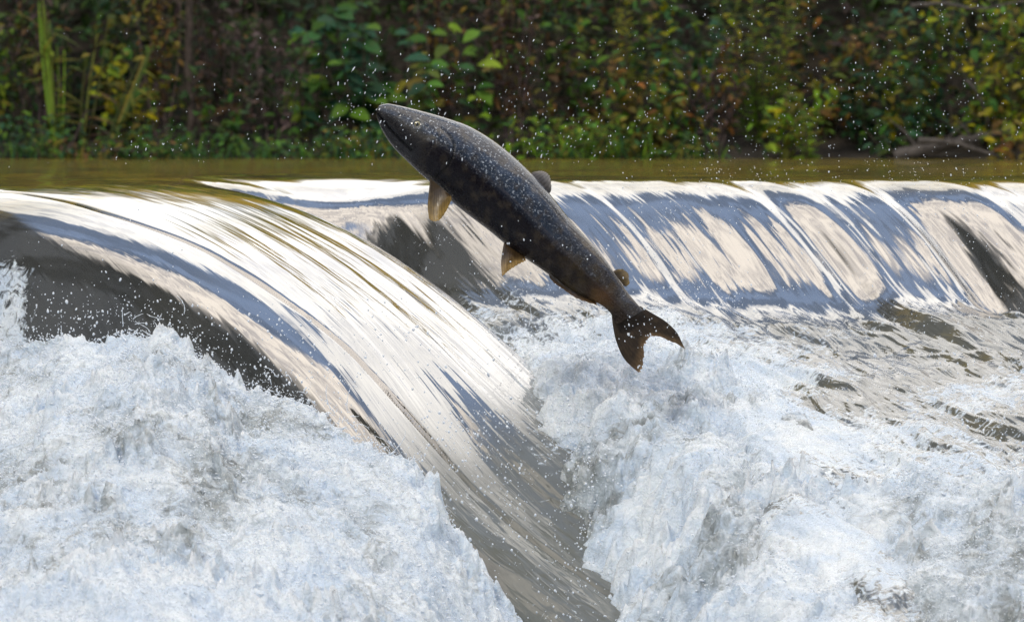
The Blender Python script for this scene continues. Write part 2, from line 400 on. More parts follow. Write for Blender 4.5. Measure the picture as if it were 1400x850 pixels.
def spray():
    Ps = []; rs = []; ss = []; ds = []
    def add(P, r, st, d):
        Ps.append(P); rs.append(r); ss.append(st); ds.append(d)
    def rnd(n, lo, hi): return RNG.uniform(lo, hi, n)
    def field(n, px0, px1, py0, py1, r0=.0005, r1=.0016, st=(1, 1.6), y0=13.2, y1=15.0, bias=None, lean=.25):
        px = rnd(n, px0, px1); py = rnd(n, py0, py1); Y = rnd(n, y0, y1)
        if bias: py = py0+(py1-py0)*RNG.beta(bias[0], bias[1], n)
        P = np.stack(((px-700)*Y/F, Y, CZ-(py-HY)*Y/F), 1)
        cl = sst(noise2(P[:, 0]*7, P[:, 2]*7, 301)+.5*noise2(P[:, 0]*19, P[:, 2]*19, 302), -.35, .45)
        P = P[RNG.uniform(0, 1, n) < .25+.9*cl]
        keep = P[:, 2] > river_height(P[:, 0], P[:, 1])[0]+.01
        P = P[keep]; m = len(P)
        r = r0+(r1*1.25-r0)*RNG.beta(.7, 3.8, m)
        d = np.stack((lean+.25*RNG.standard_normal(m), .2*RNG.standard_normal(m), -np.ones(m)), 1)
        add(P, r, rnd(m, *st), d)
    field(1300, 900, 1420, -30, 300, bias=(1.2, 1.0), st=(1, 2.4), lean=.05)
    field(760, 460, 900, 20, 225, bias=(2, 1.2), st=(1.6, 4.0), lean=-.25)
    field(160, 150, 520, 60, 225, bias=(2, 1.1), st=(1.5, 3.5), lean=-.3)
    field(60, -20, 500, 0, 240, st=(1, 1.5))
    field(3000, 850, 1420, 230, 640, r1=.0020, st=(1, 1.8))
    field(2200, 950, 1420, 480, 700, r1=.0034, st=(1, 1.6), y0=13.4, y1=14.2)
    field(500, 640, 860, 330, 480, r1=.0030, st=(1, 2.0), bias=(2.2, 1.4), y0=14.3, y1=15.0)
    field(350, 560, 760, 290, 470, r1=.0018, st=(1, 2.0), y0=14.6, y1=15.1)
    field(260, 400, 620, 250, 340, r0=.0004, r1=.0012, st=(1, 1.6), y0=14.2, y1=15.2)
    field(1500, 690, 850, 540, 850, r0=.0008, r1=.0042, st=(1, 1.4), y0=13.5, y1=14.3)
    field(1300, 560, 830, 560, 850, r1=.0036, st=(1, 1.4), y0=12.9, y1=13.6)
    field(1500, -20, 680, 400, 640, r0=.0006, r1=.0036, st=(1, 1.5), y0=13.3, y1=13.9)
    field(120, 30, 250, 300, 440, r1=.0022, st=(1, 1.4), y0=13.8, y1=14.4)
    field(260, 640, 900, 300, 520, r0=.0008, r1=.0030, st=(1, 2.4), bias=(1.5, 1.5), y0=13.75, y1=14.05)
    field(800, 840, 1030, 380, 520, r0=.0006, r1=.0026, st=(1, 1.6), y0=13.8, y1=14.3)
    # beads thrown off the foam ridges
    for (fn, pts, n) in ((LB, [(0, 14.1), (100, 14.0), (180, 13.95), (255, 13.9), (330, 13.8), (400, 13.72), (480, 13.62), (560, 13.52), (640, 13.4)], 900),
                         (MB_, [(690, 14.62), (780, 14.62), (850, 14.5), (930, 14.4), (1000, 14.2), (1100, 13.9)], 700),
                         (RB, [(1150, 13.4), (1260, 13.4), (1400, 13.3)], 450)):
        px = rnd(n, pts[0][0], pts[-1][0]); Y = np.interp(px, [p[0] for p in pts], [p[1] for p in pts])+RNG.normal(0, .06, n)
        x = (px-700)*Y/F; z = fn(x, Y)+.02+RNG.exponential(.035, n)
        P = np.stack((x, Y, z), 1); d = np.stack((.3*RNG.standard_normal(n), .3*RNG.standard_normal(n), -np.ones(n)), 1)
        add(P, .0006+.0032*RNG.beta(1, 4, n), rnd(n, 1, 1.8), d)
    P = np.concatenate(Ps); r = np.concatenate(rs); s = np.concatenate(ss); d = np.concatenate(ds)
    o = drops('spray_drops', P, r*.9, s, d, DROP, 2)
    tag(o, 'fine white spray drops flying above the weir and around the salmon', 'spray', kind='stuff')
    # froth beads lying on the foam
    n = 95000; px = rnd(n, -60, 1460); Y = rnd(n, 12.2, 14.9); x = (px-700)*Y/F
    z = foam_height(x, Y); zz = z+lumps(x, Y, z); keep = zz > river_height(x, Y)[0]-.01
    x, Y, zz = x[keep], Y[keep], zz[keep]; n = len(x)
    P = np.stack((x, Y, zz+RNG.exponential(.006, n)), 1)
    d = np.stack((1.0+.8*RNG.standard_normal(n), .3*RNG.standard_normal(n), -.6+.7*RNG.standard_normal(n)), 1)
    r = .0006+.0028*RNG.beta(1, 5, n)
    o = drops('froth_beads', P, r, rnd(n, 1, 3.2), d, DROP, 1, .12)
    tag(o, 'glassy beads and flecks of water skipping over the white foam', 'froth', kind='stuff')
spray()

def splash_fingers():
    """thin curved fingers of water with a bead at the tip, standing on the foam ridges"""
    V = []; Fc = []; base = 0
    spots = []
    for _ in range(60):
        px = R.uniform(60, 300); spots.append((px, np.interp(px, [0, 180, 330], [14.05, 13.95, 13.8]), LB))
    for _ in range(60):
        px = R.uniform(300, 640); spots.append((px, np.interp(px, [300, 400, 560, 640], [13.83, 13.72, 13.52, 13.38]), LB))
    for _ in range(45):
        px = R.uniform(690, 960); spots.append((px, np.interp(px, [690, 780, 960], [14.62, 14.6, 14.35]), MB_))
    for _ in range(30):
        px = R.uniform(1180, 1400); spots.append((px, 13.38, RB))
    for px, Y, fn in spots:
        Y = float(Y)+R.gauss(0, .03); x = (px-700)*Y/F; z = float(fn(np.array([x]), np.array([Y]))[0]+lumps(np.array([x]), np.array([Y]), 0)[0])
        L = abs(R.gauss(.006, .007))+.004; ang = R.gauss(0, .7); bend = R.gauss(0, 1.2); r0 = R.uniform(.0016, .0036)
        n = 9; m = 7; p = np.array((x, Y, z-.006)); a = ang
        ring = []
        for i in range(n):
            t = i/(n-1); rr = r0*(1-.75*t)*(1+.25*math.sin(t*9+px)) if i < n-2 else r0*(.95 if i == n-2 else .12)
            d = np.array((math.sin(a), .15*bend, math.cos(a))); d /= np.linalg.norm(d)
            e1 = np.cross(d, (0, 1, 0)); e1 /= np.linalg.norm(e1); e2 = np.cross(d, e1)
            for k in range(m):
                th = 2*math.pi*k/m; V.append(p+rr*(math.cos(th)*e1+math.sin(th)*e2))
            p = p+d*L/(n-1); a += bend/(n-1)
        for i in range(n-1):
            for k in range(m):
                k2 = (k+1) % m; Fc.append((base+i*m+k, base+i*m+k2, base+(i+1)*m+k2, base+(i+1)*m+k))
        base += n*m
    o = mesh_obj('splash_fingers', np.array(V), np.array(Fc), DROP)
    tag(o, 'thin fingers of splashing water rising from the foam edges', 'splash', kind='stuff')
splash_fingers()
def thrown_strands():
    V = []; Fc = []; base = 0
    for k in range(50):
        g = R.random()
        if g < .3: px, Y, py = R.gauss(175, 45), 13.9, R.uniform(425, 470)
        elif g < .55: px = R.uniform(330, 640); Y = float(np.interp(px, [300, 400, 560, 640], [13.78, 13.68, 13.48, 13.34])); py = float(np.interp(px, [330, 400, 480, 560, 640], [515, 535, 585, 648, 775]))-R.uniform(-5, 22)
        elif g < .8: px, Y = R.uniform(680, 900), 14.5; py = 452+R.uniform(-12, 30)
        else: px, Y = R.uniform(1180, 1400), 13.3; py = 655+R.uniform(-14, 20)
        p = at(px, py, Y); a = R.gauss(0, .9); bend = R.gauss(0, 1.0); L = R.uniform(.012, .055); r0 = R.uniform(.0005, .0011)
        n = 22; m = 6; ph = R.uniform(0, 6)
        for i in range(n):
            t = i/(n-1); rr = r0*(1+.9*max(0, math.sin(t*17+ph))**3)*(1-.5*t)
            if i in (0, n-1): rr = r0*.1
            d = np.array((math.sin(a), .2*math.sin(ph), math.cos(a))); d /= np.linalg.norm(d)
            e1 = np.cross(d, (0, 1, 0)); e1 /= np.linalg.norm(e1); e2 = np.cross(d, e1)
            for q in range(m):
                th = 2*math.pi*q/m; V.append(p+rr*(math.cos(th)*e1+math.sin(th)*e2))
            p = p+d*L/(n-1); a += bend/(n-1)+R.gauss(0, .06)
        for i in range(n-1):
            for q in range(m):
                q2 = (q+1) % m; Fc.append((base+i*m+q, base+i*m+q2, base+(i+1)*m+q2, base+(i+1)*m+q))
        base += n*m
    tag(mesh_obj('water_strands', np.array(V), np.array(Fc), DROP), 'beaded threads of water thrown up from the edges of the foam', 'splash', kind='stuff')
thrown_strands()

# ------------------------------------------------------------------ salmon
YF = 13.9
def spline(pts, n):
    P = np.array(pts, float); P2 = np.vstack((2*P[0]-P[1], P, 2*P[-1]-P[-2])); m = len(P)-1
    t = np.linspace(0, m, n); i = np.minimum(t.astype(int), m-1); u = (t-i)[:, None]
    a, b, c, d = P2[i], P2[i+1], P2[i+2], P2[i+3]
    return .5*((2*b)+(-a+c)*u+(2*a-5*b+4*c-d)*u*u+(-a+3*b-3*c+d)*u**3)
def seg_dist(P, line):
    best = np.full(len(P), 1e9); L = np.array(line, float)
    for a, b in zip(L[:-1], L[1:]):
        ab = b-a; t = np.clip(((P-a)@ab)/(ab@ab), 0, 1); best = np.minimum(best, np.linalg.norm(P-(a+t[:, None]*ab), axis=1))
    return best
def fish_material():
    t = NT('salmon_skin'); tc = t.n('ShaderNodeTexCoord').outputs['Object']
    uv = t.attr('skin', 'Vector')
    col = t.n('ShaderNodeAttribute', attribute_name='tint').outputs['Color']
    vo = t.n('ShaderNodeTexVoronoi'); t.L.new(t.mapping(uv, (1, 1, 1)), vo.inputs['Vector']); vo.inputs['Scale'].default_value = 130
    vo2 = t.n('ShaderNodeTexVoronoi'); t.L.new(t.mapping(uv, (1.0, 1.6, 1)), vo2.inputs['Vector']); vo2.inputs['Scale'].default_value = 70
    n = t.noise(tc, 210, 3, .5, .6); nb = t.noise(tc, 16, 4, .6)
    col = t.mix(t.ramp(nb, .38, .66, 0, .7), col, t.mix(.5, col, (.004, .004, .006)))
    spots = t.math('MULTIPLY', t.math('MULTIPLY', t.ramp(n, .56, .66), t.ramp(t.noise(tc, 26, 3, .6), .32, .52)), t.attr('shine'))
    col = t.mix(t.math('MULTIPLY', spots, .85), col, (.50, .55, .62))  # sparkle of the wet scales painted in as pale specks
    dark = t.math('MULTIPLY', t.ramp(vo2.outputs['Distance'], .32, .18), t.attr('shine'))
    col = t.mix(t.math('MULTIPLY', dark, .55), col, (.008, .009, .012))
    h = t.math('ADD', t.math('MULTIPLY', vo.outputs['Distance'], -.6), t.math('MULTIPLY', n, .5))
    b = t.bump(h, .7, .0025)
    return t.done(t.princ(col, t.ramp(n, .35, .65, .2, .45), b, IOR=1.38, Specular_IOR_Level=t.ramp(t.attr('wet'), 0, 1, .22, .5), Coat_Weight=t.math('ADD', .08, t.math('MULTIPLY', t.attr('wet'), .92)), Coat_Roughness=.09))
SKIN = fish_material()
def fin_material():
    t = NT('fin_membrane'); col = t.n('ShaderNodeAttribute', attribute_name='tint').outputs['Color']
    tc = t.n('ShaderNodeTexCoord').outputs['Object']; n = t.noise(tc, 70, 4, .6)
    c = t.mix(t.ramp(n, .35, .65, 0, .5), col, t.mix(.6, col, (.01, .008, .006)))
    p = t.princ(c, .35, t.bump(n, .4, .002), Coat_Weight=.3)
    tr = t.n('ShaderNodeBsdfTranslucent'); t.set(tr.inputs[0], c); m = t.n('ShaderNodeMixShader'); m.inputs[0].default_value = .25
    t.L.new(p, m.inputs[1]); t.L.new(tr.outputs[0], m.inputs[2]); return t.done(m.outputs[0])
FIN = fin_material()
def fish():
    T = [(515, 150), (519, 144.5), (530, 142), (546, 144.5), (565, 149), (590, 155.5), (615, 163), (640, 172), (665, 186), (690, 204), (714, 225), (737, 248), (758, 273), (778, 299), (797, 320), (815, 340), (831, 360), (845, 380), (857, 398), (867, 410), (879, 424)]
    B = [(515, 153), (515, 160), (519.5, 172), (528, 188), (540, 204), (557, 221), (576, 239), (597, 257), (620, 278), (644, 297), (668, 315), (690, 333), (713, 350), (737, 366), (758, 381), (780, 397), (800, 407), (817, 414), (828, 421), (836, 430), (841, 444)]
    Wd = [1, 8, 14, 19, 24, 29, 33, 36, 38, 38, 37, 34, 30, 26, 22, 18, 14, 10, 7, 5, 2.5]
    NS, NR = 420, 120
    t = spline(T, NS); b = spline(B, NS); wd = spline([(q, 0) for q in Wd], NS)[:, 0]
    cpx = (t+b)/2; ax = (t-b)/2
    th = np.linspace(0, 2*np.pi, NR, endpoint=False)
    c, s = np.cos(th), np.sin(th)
    cc = np.sign(c)*np.abs(c)**.95; ss = np.sign(s)*np.abs(s)**.92
    px = cpx[:, None, :]+ax[:, None, :]*cc[None, :, None]
    dep = wd[:, None]*ss[None, :]*(1-.08*cc[None, :])            # a little fuller below
    lon = np.repeat(np.linspace(0, 1, NS)[:, None], NR, 1); vert = np.repeat(cc[None], NS, 0)
    P = px.reshape(-1, 2); dp = dep.ravel(); sg = np.sign(dp+1e-9)
    carve = np.zeros(len(P))
    mouth = [(515, 153.5), (521, 161), (530, 172), (541, 184), (553, 196), (563, 205)]
    carve -= 2.6*np.exp(-(seg_dist(P, mouth)/1.3)**2)
    lip = [(523, 158), (533, 170), (545, 182), (558, 194), (567, 203)]
    carve += 1.4*np.exp(-(seg_dist(P, lip)/2.6)**2)
    jaw = [(522, 172), (534, 188), (550, 204), (572, 220)]
    carve -= 1.0*np.exp(-(seg_dist(P, jaw)/1.4)**2)
    gill = [(604, 176), (615, 186), (621, 199), (620, 213), (611, 229), (596, 243)]
    gd = seg_dist(P, gill); carve -= 1.7*np.exp(-(gd/1.3)**2)
    gill_in = [(600, 181), (610, 190), (615, 201), (613, 213), (604, 226), (590, 238)]
    carve += .7*np.exp(-(seg_dist(P, gill_in)/4)**2)
    pre = [(584, 172), (590, 186), (590, 200), (583, 213), (572, 222)]
    carve -= .9*np.exp(-(seg_dist(P, pre)/1.6)**2)
    eye = np.array((570.5, 170.3)); ed = np.linalg.norm(P-eye, axis=1)
    carve -= 1.6*np.exp(-(ed/3.6)**2); carve += 1.1*np.exp(-((ed-6)/1.6)**2)
    carve += 1.2*fbm(P[:, 0]*.02, P[:, 1]*.02, 3, 88)*sst(lon.ravel(), .05, .3)
    nos = np.linalg.norm(P-np.array((546, 158)), axis=1); carve -= 1.2*np.exp(-(nos/1.4)**2)
    latl = [(612, 205), (640, 222), (680, 252), (720, 289), (760, 330), (800, 372), (835, 405), (855, 425)]
    ld = seg_dist(P, latl); carve -= .35*np.exp(-(ld/1.0)**2)
    side = np.clip(np.abs(np.repeat(s[None], NS, 0).ravel())*1.6, 0, 1)
    dp = dp+sg*carve*side
    sc = YF/F
    bendy = .035*np.sin(lon.ravel()*math.pi*1.1)-.02*lon.ravel()**2
    V = np.stack(((P[:, 0]-700)*sc, YF-dp*sc+bendy, CZ-(P[:, 1]-HY)*sc), 1)
    i = np.arange(NS-1)[:, None]*NR; k = np.arange(NR)[None]; k2 = (k+1) % NR
    Fc = np.stack(((i+k).ravel(), (i+k2).ravel(), (i+NR+k2).ravel(), (i+NR+k).ravel()), 1)
    # caps
    V = np.vstack((V, V[:NR].mean(0), V[-NR:].mean(0)))
    tri = [[n_, (n_+1) % NR, len(V)-2, len(V)-2] for n_ in range(0)]
    capf = [(n_, len(V)-2, (n_+1) % NR) for n_ in range(NR)]+[((NS-1)*NR+n_, (NS-1)*NR+(n_+1) % NR, len(V)-1) for n_ in range(NR)]
    # colours that belong to the skin
    lo = lon.ravel(); up = np.clip((vert.ravel()+1)/2, 0, 1)
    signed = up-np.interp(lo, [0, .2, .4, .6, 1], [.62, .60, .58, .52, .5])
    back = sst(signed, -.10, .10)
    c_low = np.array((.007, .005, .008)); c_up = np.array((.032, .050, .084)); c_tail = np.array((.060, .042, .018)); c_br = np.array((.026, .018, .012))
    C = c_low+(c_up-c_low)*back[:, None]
    rear = sst(lo, .52, .85)[:, None]; C = C*(1-rear*.75)+c_br*1.25*rear*.75
    mo = sst(fbm(P[:, 0]*.07, P[:, 1]*.07, 4, 95), -.05, .4)[:, None]; C = C*(1-.55*mo)+np.array((.075, .058, .040))*.55*mo*sst(lo, .0, .6)[:, None]
    pt = (sst(fbm(P[:, 0]*.05, P[:, 1]*.05, 4, 91), -.15, .3)*sst(lo, .58, .78)*(1-.6*sst(lo, .9, 1)))[:, None]
    C = C*(1-pt*.8)+c_tail*pt*.8
    vent = (np.exp(-(np.linalg.norm(P-np.array((822, 408)), axis=1)/15)**2))[:, None]; C = C*(1-vent*.8)+np.array((.17, .085, .03))*vent*.8
    head = (1-sst(lo, .24, .30))[:, None]; C = C*(1-head*.5)+np.array((.055, .055, .058))*head*.5
    cheek = (np.exp(-(np.linalg.norm((P-np.array((596, 186)))*(1, 1), axis=1)/13)**2)*sst(fbm(P[:, 0]*.12, P[:, 1]*.12, 2, 93), -.2, .3))[:, None]
    C = C*(1-cheek*.75)+np.array((.17, .15, .12))*cheek*.75
    snout = (np.exp(-(seg_dist(P, [(545, 160), (565, 178), (582, 190)])/5)**2))[:, None]; C = C*(1-snout*.5)+np.array((.12, .11, .09))*snout*.5
    mdk = (np.exp(-(seg_dist(P, mouth)/2.2)**2)+.6*np.exp(-(seg_dist(P, [(530, 160), (548, 182), (566, 200)])/4)**2)).clip(0, 1)[:, None]; C = C*(1-mdk*.9)
    gdk = np.exp(-(gd/1.3)**2)[:, None]; C = C*(1-gdk*.85)
    ring = np.exp(-((ed-7)/2.2)**2)[:, None]; C = C*(1-ring*.5)+np.array((.2, .21, .2))*ring*.5
    ll = np.exp(-(ld/1.2)**2)[:, None]; C = C*(1-ll*.35)+np.array((.12, .10, .10))*ll*.35
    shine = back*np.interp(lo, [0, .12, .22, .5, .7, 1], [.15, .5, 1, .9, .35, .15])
    C = C*.8; C = np.vstack((C, C[0], C[-1])); shine = np.append(shine, (0, 0))
    skin = np.stack((lo*1.0, (up-.5)*.32, np.zeros_like(lo)), 1); skin = np.vstack((skin, skin[0], skin[-1]))
    root = bpy.data.objects.new('leaping_salmon', None); COL.objects.link(root)
    cen = Vector(at(700, 290, YF)); root.location = cen
    off = np.array(cen)
    faces = [tuple(f) for f in Fc]+capf
    A = lambda C: {'tint': ('FLOAT_COLOR', np.hstack((C, np.ones((len(C), 1)))))}
    aa = A(C); aa['shine'] = ('FLOAT', shine); aa['wet'] = ('FLOAT', np.append(back, (0, 0))); aa['skin'] = ('FLOAT_VECTOR', skin)
    mesh_obj('body', V-off, faces, SKIN, root, attrs=aa)
    tag(root, 'dark speckled salmon leaping up and left over the weir', 'fish')
    # fins: Coons patches between four edges, with rays and a thickness
    def fin(name, base, trail, side_a, side_b, yo, y_tip, c0, c1, th0=2.2, rays=14, tipw=.28, label=None, rag=.8):
        n = 41; m = 31
        b0 = spline(base, n); b1 = spline(trail, n); s0 = spline(side_a, m); s1 = spline(side_b, m)
        u = np.linspace(0, 1, n)[None, :, None]; v = np.linspace(0, 1, m)[:, None, None]
        Pp = (1-v)*b0[None]+v*b1[None]+(1-u)*s0[:, None]+u*s1[:, None]-((1-u)*(1-v)*b0[0]+u*(1-v)*b0[-1]+(1-u)*v*b1[0]+u*v*b1[-1])
        U = np.broadcast_to(u[..., 0], (m, n)); Vv = np.broadcast_to(v[..., 0], (m, n))
        edge = np.clip(np.minimum(np.minimum(U, 1-U)*9, (1-Vv)*9), 0, 1)**.5
        ray = .5*np.cos(U*rays*2*np.pi)
        thick = (th0*(1-.8*Vv)*edge+.12)+.35*ray*edge*(1-.5*Vv)
        jag = (.5*np.cos(U*rays*2*np.pi)+rag*noise2(U*rays*.9, U*0+.5, 89))*sst(Vv, .86, 1)
        Pp = Pp+jag[..., None]*(b1.mean(0)-b0.mean(0))/np.linalg.norm(b1.mean(0)-b0.mean(0))
        yy = yo+(y_tip-yo)*Vv**1.3+.006*np.sin(U*3.2+1)*Vv
        def lay(sgn): return np.stack(((Pp[..., 0]-700)*sc, yy+sgn*thick*sc*.5, CZ-(Pp[..., 1]-HY)*sc), 2).reshape(-1, 3)
        Vt = np.vstack((lay(-1), lay(1))); f = grid_faces(n, m); k0 = n*m
        rim = []
        bnd = list(range(n))+[r_*n+n-1 for r_ in range(1, m)]+[(m-1)*n+q for q in range(n-2, -1, -1)]+[r_*n for r_ in range(m-2, 0, -1)]
        for a, b_ in zip(bnd, bnd[1:]+bnd[:1]): rim.append((a, b_, b_+k0, a+k0))
        Fc = np.vstack((f, f[:, ::-1]+k0, np.array(rim)))
        e = sst(np.maximum(Vv, 0), 1-tipw*1.6, 1)+.35*sst(fbm(Pp[..., 0].ravel()*.15, Pp[..., 1].ravel()*.15, 2, 97).reshape(m, n), .1, .5)*Vv
        e = np.clip(e, 0, 1).ravel()[:, None]; Cc = np.array(c0)*(1-e)+np.array(c1)*e
        Cc = Cc*(1-.25*(ray.ravel()[:, None] < -.1))
        Cc = np.vstack((Cc, Cc))
        o = mesh_obj(name, Vt-off, Fc, FIN, root, attrs=A(Cc)); 
        if label: o['label'] = label
        return o
    dk = (.035, .024, .018); tan = (.42, .28, .08)
    fin('pectoral_fin', [(588, 243), (600, 253), (614, 265)], [(587, 298), (592, 302), (602, 299), (611, 287), (617.5, 273)],
        [(588, 243), (586.5, 262), (585, 282), (587, 298)], [(614, 265), (617, 268), (617.5, 273)], YF-.015, YF-.055, (.085, .055, .025), tan, 2.4, 11, .5)
    fin('pelvic_fin', [(690, 327), (702, 338), (716, 348)], [(686.5, 377), (693, 372), (700, 366), (710, 360), (719, 356)],
        [(690, 327), (686.5, 345), (685, 362), (686.5, 377)], [(716, 348), (718, 352), (719, 356)], YF-.012+.03, YF-.03, (.10, .06, .025), (.48, .32, .12), 2.0, 9, .4)
    fin('dorsal_fin', [(724, 238), (736, 249), (751, 265)], [(737, 234), (746, 235), (751.5, 242), (754, 254)],
        [(724, 238), (730, 235), (737, 234)], [(751, 265), (753.5, 261), (754, 254)], YF+.03, YF+.035, (.13, .12, .12), (.35, .33, .31), 2.0, 8, .5)
    fin('adipose_fin', [(838, 371), (845, 380), (853, 391)], [(850, 368), (856, 371), (860, 378), (861, 387)],
        [(838, 371), (844, 368), (850, 368)], [(853, 391), (857, 391), (861, 387)], YF, YF, (.09, .065, .035), (.28, .20, .08), 3.0, 2, .6)
    fin('anal_fin', [(750, 374), (778, 394), (812, 410)], [(757, 386), (772, 397), (790, 408), (816, 417)],
        [(750, 374), (752, 380), (757, 386)], [(812, 410), (815, 413), (816, 417)], YF, YF-.008, (.05, .034, .02), (.16, .09, .035), 2.5, 8, .5)
    fin('tail_fin', [(875, 418), (862, 428), (848, 434), (836, 428)], [(935, 475), (922, 469), (904, 460), (890, 461), (881, 469), (880, 485), (877, 500), (873, 509)],
        [(875, 418), (892, 428), (910, 439), (926, 455), (935, 475)], [(836, 428), (838, 446), (843, 468), (854, 491), (873, 509)], YF-.01, YF-.02, (.060, .042, .028), (.22, .14, .07), 4.0, 22, .12, rag=3.5)
    # eye: ball, golden iris ring and black pupil
    ye = YF-np.interp(0.2, [0, 1], [0, 0])
    # distance of the skin at the eye, near side
    kk = np.argmin(ed+1e3*(V[:len(P), 1] > (YF+bendy)))
    ey = V[kk, 1]
    def disc(name, r, yoff, h, mat, cx=570.5, cy=170.3):
        vs = []; n = 28; m = 8
        for i in range(m):
            a = i/(m-1)*math.pi/2
            for k in range(n):
                th = 2*math.pi*k/n; vs.append(((cx-700+r*math.cos(a)*math.cos(th))*sc, ey+yoff-h*math.sin(a), CZ-(cy-HY+r*math.cos(a)*math.sin(th))*sc))
        f = [(i*n+k, i*n+(k+1) % n, (i+1)*n+(k+1) % n, (i+1)*n+k) for i in range(m-1) for k in range(n)]
        return mesh_obj(name, np.array(vs)-off, np.array(f), mat, root)
    t_ = NT('eye_iris'); iris = t_.done(t_.princ((.34, .31, .18), .15, Coat_Weight=1.0))
    t_ = NT('eye_pupil'); pup = t_.done(t_.princ((.004, .004, .005), .05, Coat_Weight=1.0))
    e = disc('eye', 4.8, .0008, .0046, iris); p = disc('pupil', 2.6, -.0022, .0022, pup); p.parent = e
fish()

# ------------------------------------------------------------------ far bank
def bank():
    xs = axis((-60, -4, 2), (-4, 4, .04), (4, 60, 2)); ys = axis((19.9, 23, .04), (23, 80, 1.5), (80, 400, 20))
    X, Y = np.meshgrid(xs, ys); x = X.ravel(); y = Y.ravel()
    edge = 20.0+.03*noise2(x*2, x*0, 101)
    z = np.interp(y-edge, [-.1, 0, .06, .5, 1.2, 2.5, 400], [-.12, -.03, 0.0, .08, .55, 1.3, 3.0])+.04*fbm(x*3, y*3, 3, 103)*sst(y-edge, 0, .3)
    tag(mesh_obj('bank_ground', np.stack((x, y, z), 1), grid_faces(len(xs), len(ys)), SOIL), kind='structure')
    bx = np.array([-60, 60, 60, -60]); by = np.array([3., 3., 20.3, 20.3]); 
    tag(mesh_obj('river_bed', np.stack((bx, by, by*0-1.6), 1), np.array([[0, 1, 2, 3]]), SOIL), kind='structure')
bank()

class Leaves:
    def __init__(s): s.v = []; s.f = []; s.c = []; s.n = 0
    def leaf(s, p, d, L, W, col, up=None, shape='oval'):
        d = d/np.linalg.norm(d); up = up if up is not None else np.array((0, -.5, 1.0))
        side = np.cross(d, up); side /= (np.linalg.norm(side)+1e-9); nr = np.cross(side, d)
        prof = {'oval': ((0, .0), (.22, .75), (.5, 1.0), (.8, .6), (1, 0)), 'narrow': ((0, .2), (.3, 1.0), (.6, .8), (.85, .4), (1, 0)), 'lobe': ((0, .1), (.15, .9), (.35, .7), (.55, 1.0), (.75, .5), (1, 0))}[shape]
        droop = -.25*L
        pts = []
        for t, w_ in prof:
            c = p+d*L*t+nr*droop*t*t
            e = nr*(.18*W*w_)
            pts.append((c-side*W*.5*w_+e, c, c+side*W*.5*w_+e))
        b = s.n
        for tr in pts: s.v.extend(tr)
        k = len(pts); s.n += 3*k
        for i in range(k-1):
            a = b+3*i
            s.f.append((a, a+1, a+4, a+3)); s.f.append((a+1, a+2, a+5, a+4))
        s.c.extend([col]*(3*k))
    def tube(s, pts, r0, r1, col, m=5):
        P = np.array(pts); n = len(P); b = s.n
        for i in range(n):
            d = P[min(i+1, n-1)]-P[max(i-1, 0)]; d = d/np.linalg.norm(d)
            e1 = np.cross(d, (.1, 1, .05)); e1 /= np.linalg.norm(e1); e2 = np.cross(d, e1); r = r0+(r1-r0)*i/(n-1)
            for k in range(m):
                th = 2*math.pi*k/m; s.v.append(P[i]+r*(math.cos(th)*e1+math.sin(th)*e2))
        s.n += n*m
        for i in range(n-1):
            for k in range(m):
                k2 = (k+1) % m; s.f.append((b+i*m+k, b+i*m+k2, b+(i+1)*m+k2, b+(i+1)*m+k))
        s.c.extend([col]*(n*m))
    def build(s, name, mat, parent=None, off=None):
        if not s.n: return None
        v = np.array(s.v); c = np.array(s.c)
        if off is not None: v = v-off
        return mesh_obj(name, v, np.array(s.f), mat, parent, smooth=False, attrs={'tint': ('FLOAT_COLOR', np.hstack((c, np.ones((len(c), 1)))))})
PAL = {
 'green': [(.030, .085, .018), (.045, .11, .022), (.025, .07, .025), (.06, .12, .02)],
 'teal': [(.018, .060, .038), (.025, .075, .042), (.015, .05, .03), (.03, .085, .03)],
 'deep': [(.012, .038, .014), (.018, .05, .018), (.02, .045, .02), (.03, .05, .014)],
 'lime': [(.11, .19, .022), (.08, .16, .02), (.14, .20, .03), (.06, .12, .02)],
 'gold': [(.20, .20, .018), (.22, .19, .018), (.15, .18, .02), (.09, .14, .018)],
 'olive': [(.08, .09, .018), (.10, .095, .02), (.05, .075, .018), (.12, .10, .025)],
 'brown': [(.065, .040, .022), (.045, .028, .02), (.09, .05, .022), (.035, .028, .018)],
 'rust': [(.14, .06, .018), (.10, .06, .02), (.08, .05, .018), (.15, .10, .025)],
 'mauve': [(.060, .042, .045), (.045, .032, .034), (.085, .062, .058), (.035, .028, .026)],
}
def pick(pal):
    c = np.array(R.choice(PAL[pal])); g = c.mean(); c = g+(c-g)*1.15; return tuple(np.clip(c, .003, 1)*R.uniform(.7, 2.2))
def rvec(zb=0.0):
    v = np.array((R.gauss(0, 1), R.gauss(0, .7)-.25, R.gauss(0, .6)+zb)); return v/np.linalg.norm(v)
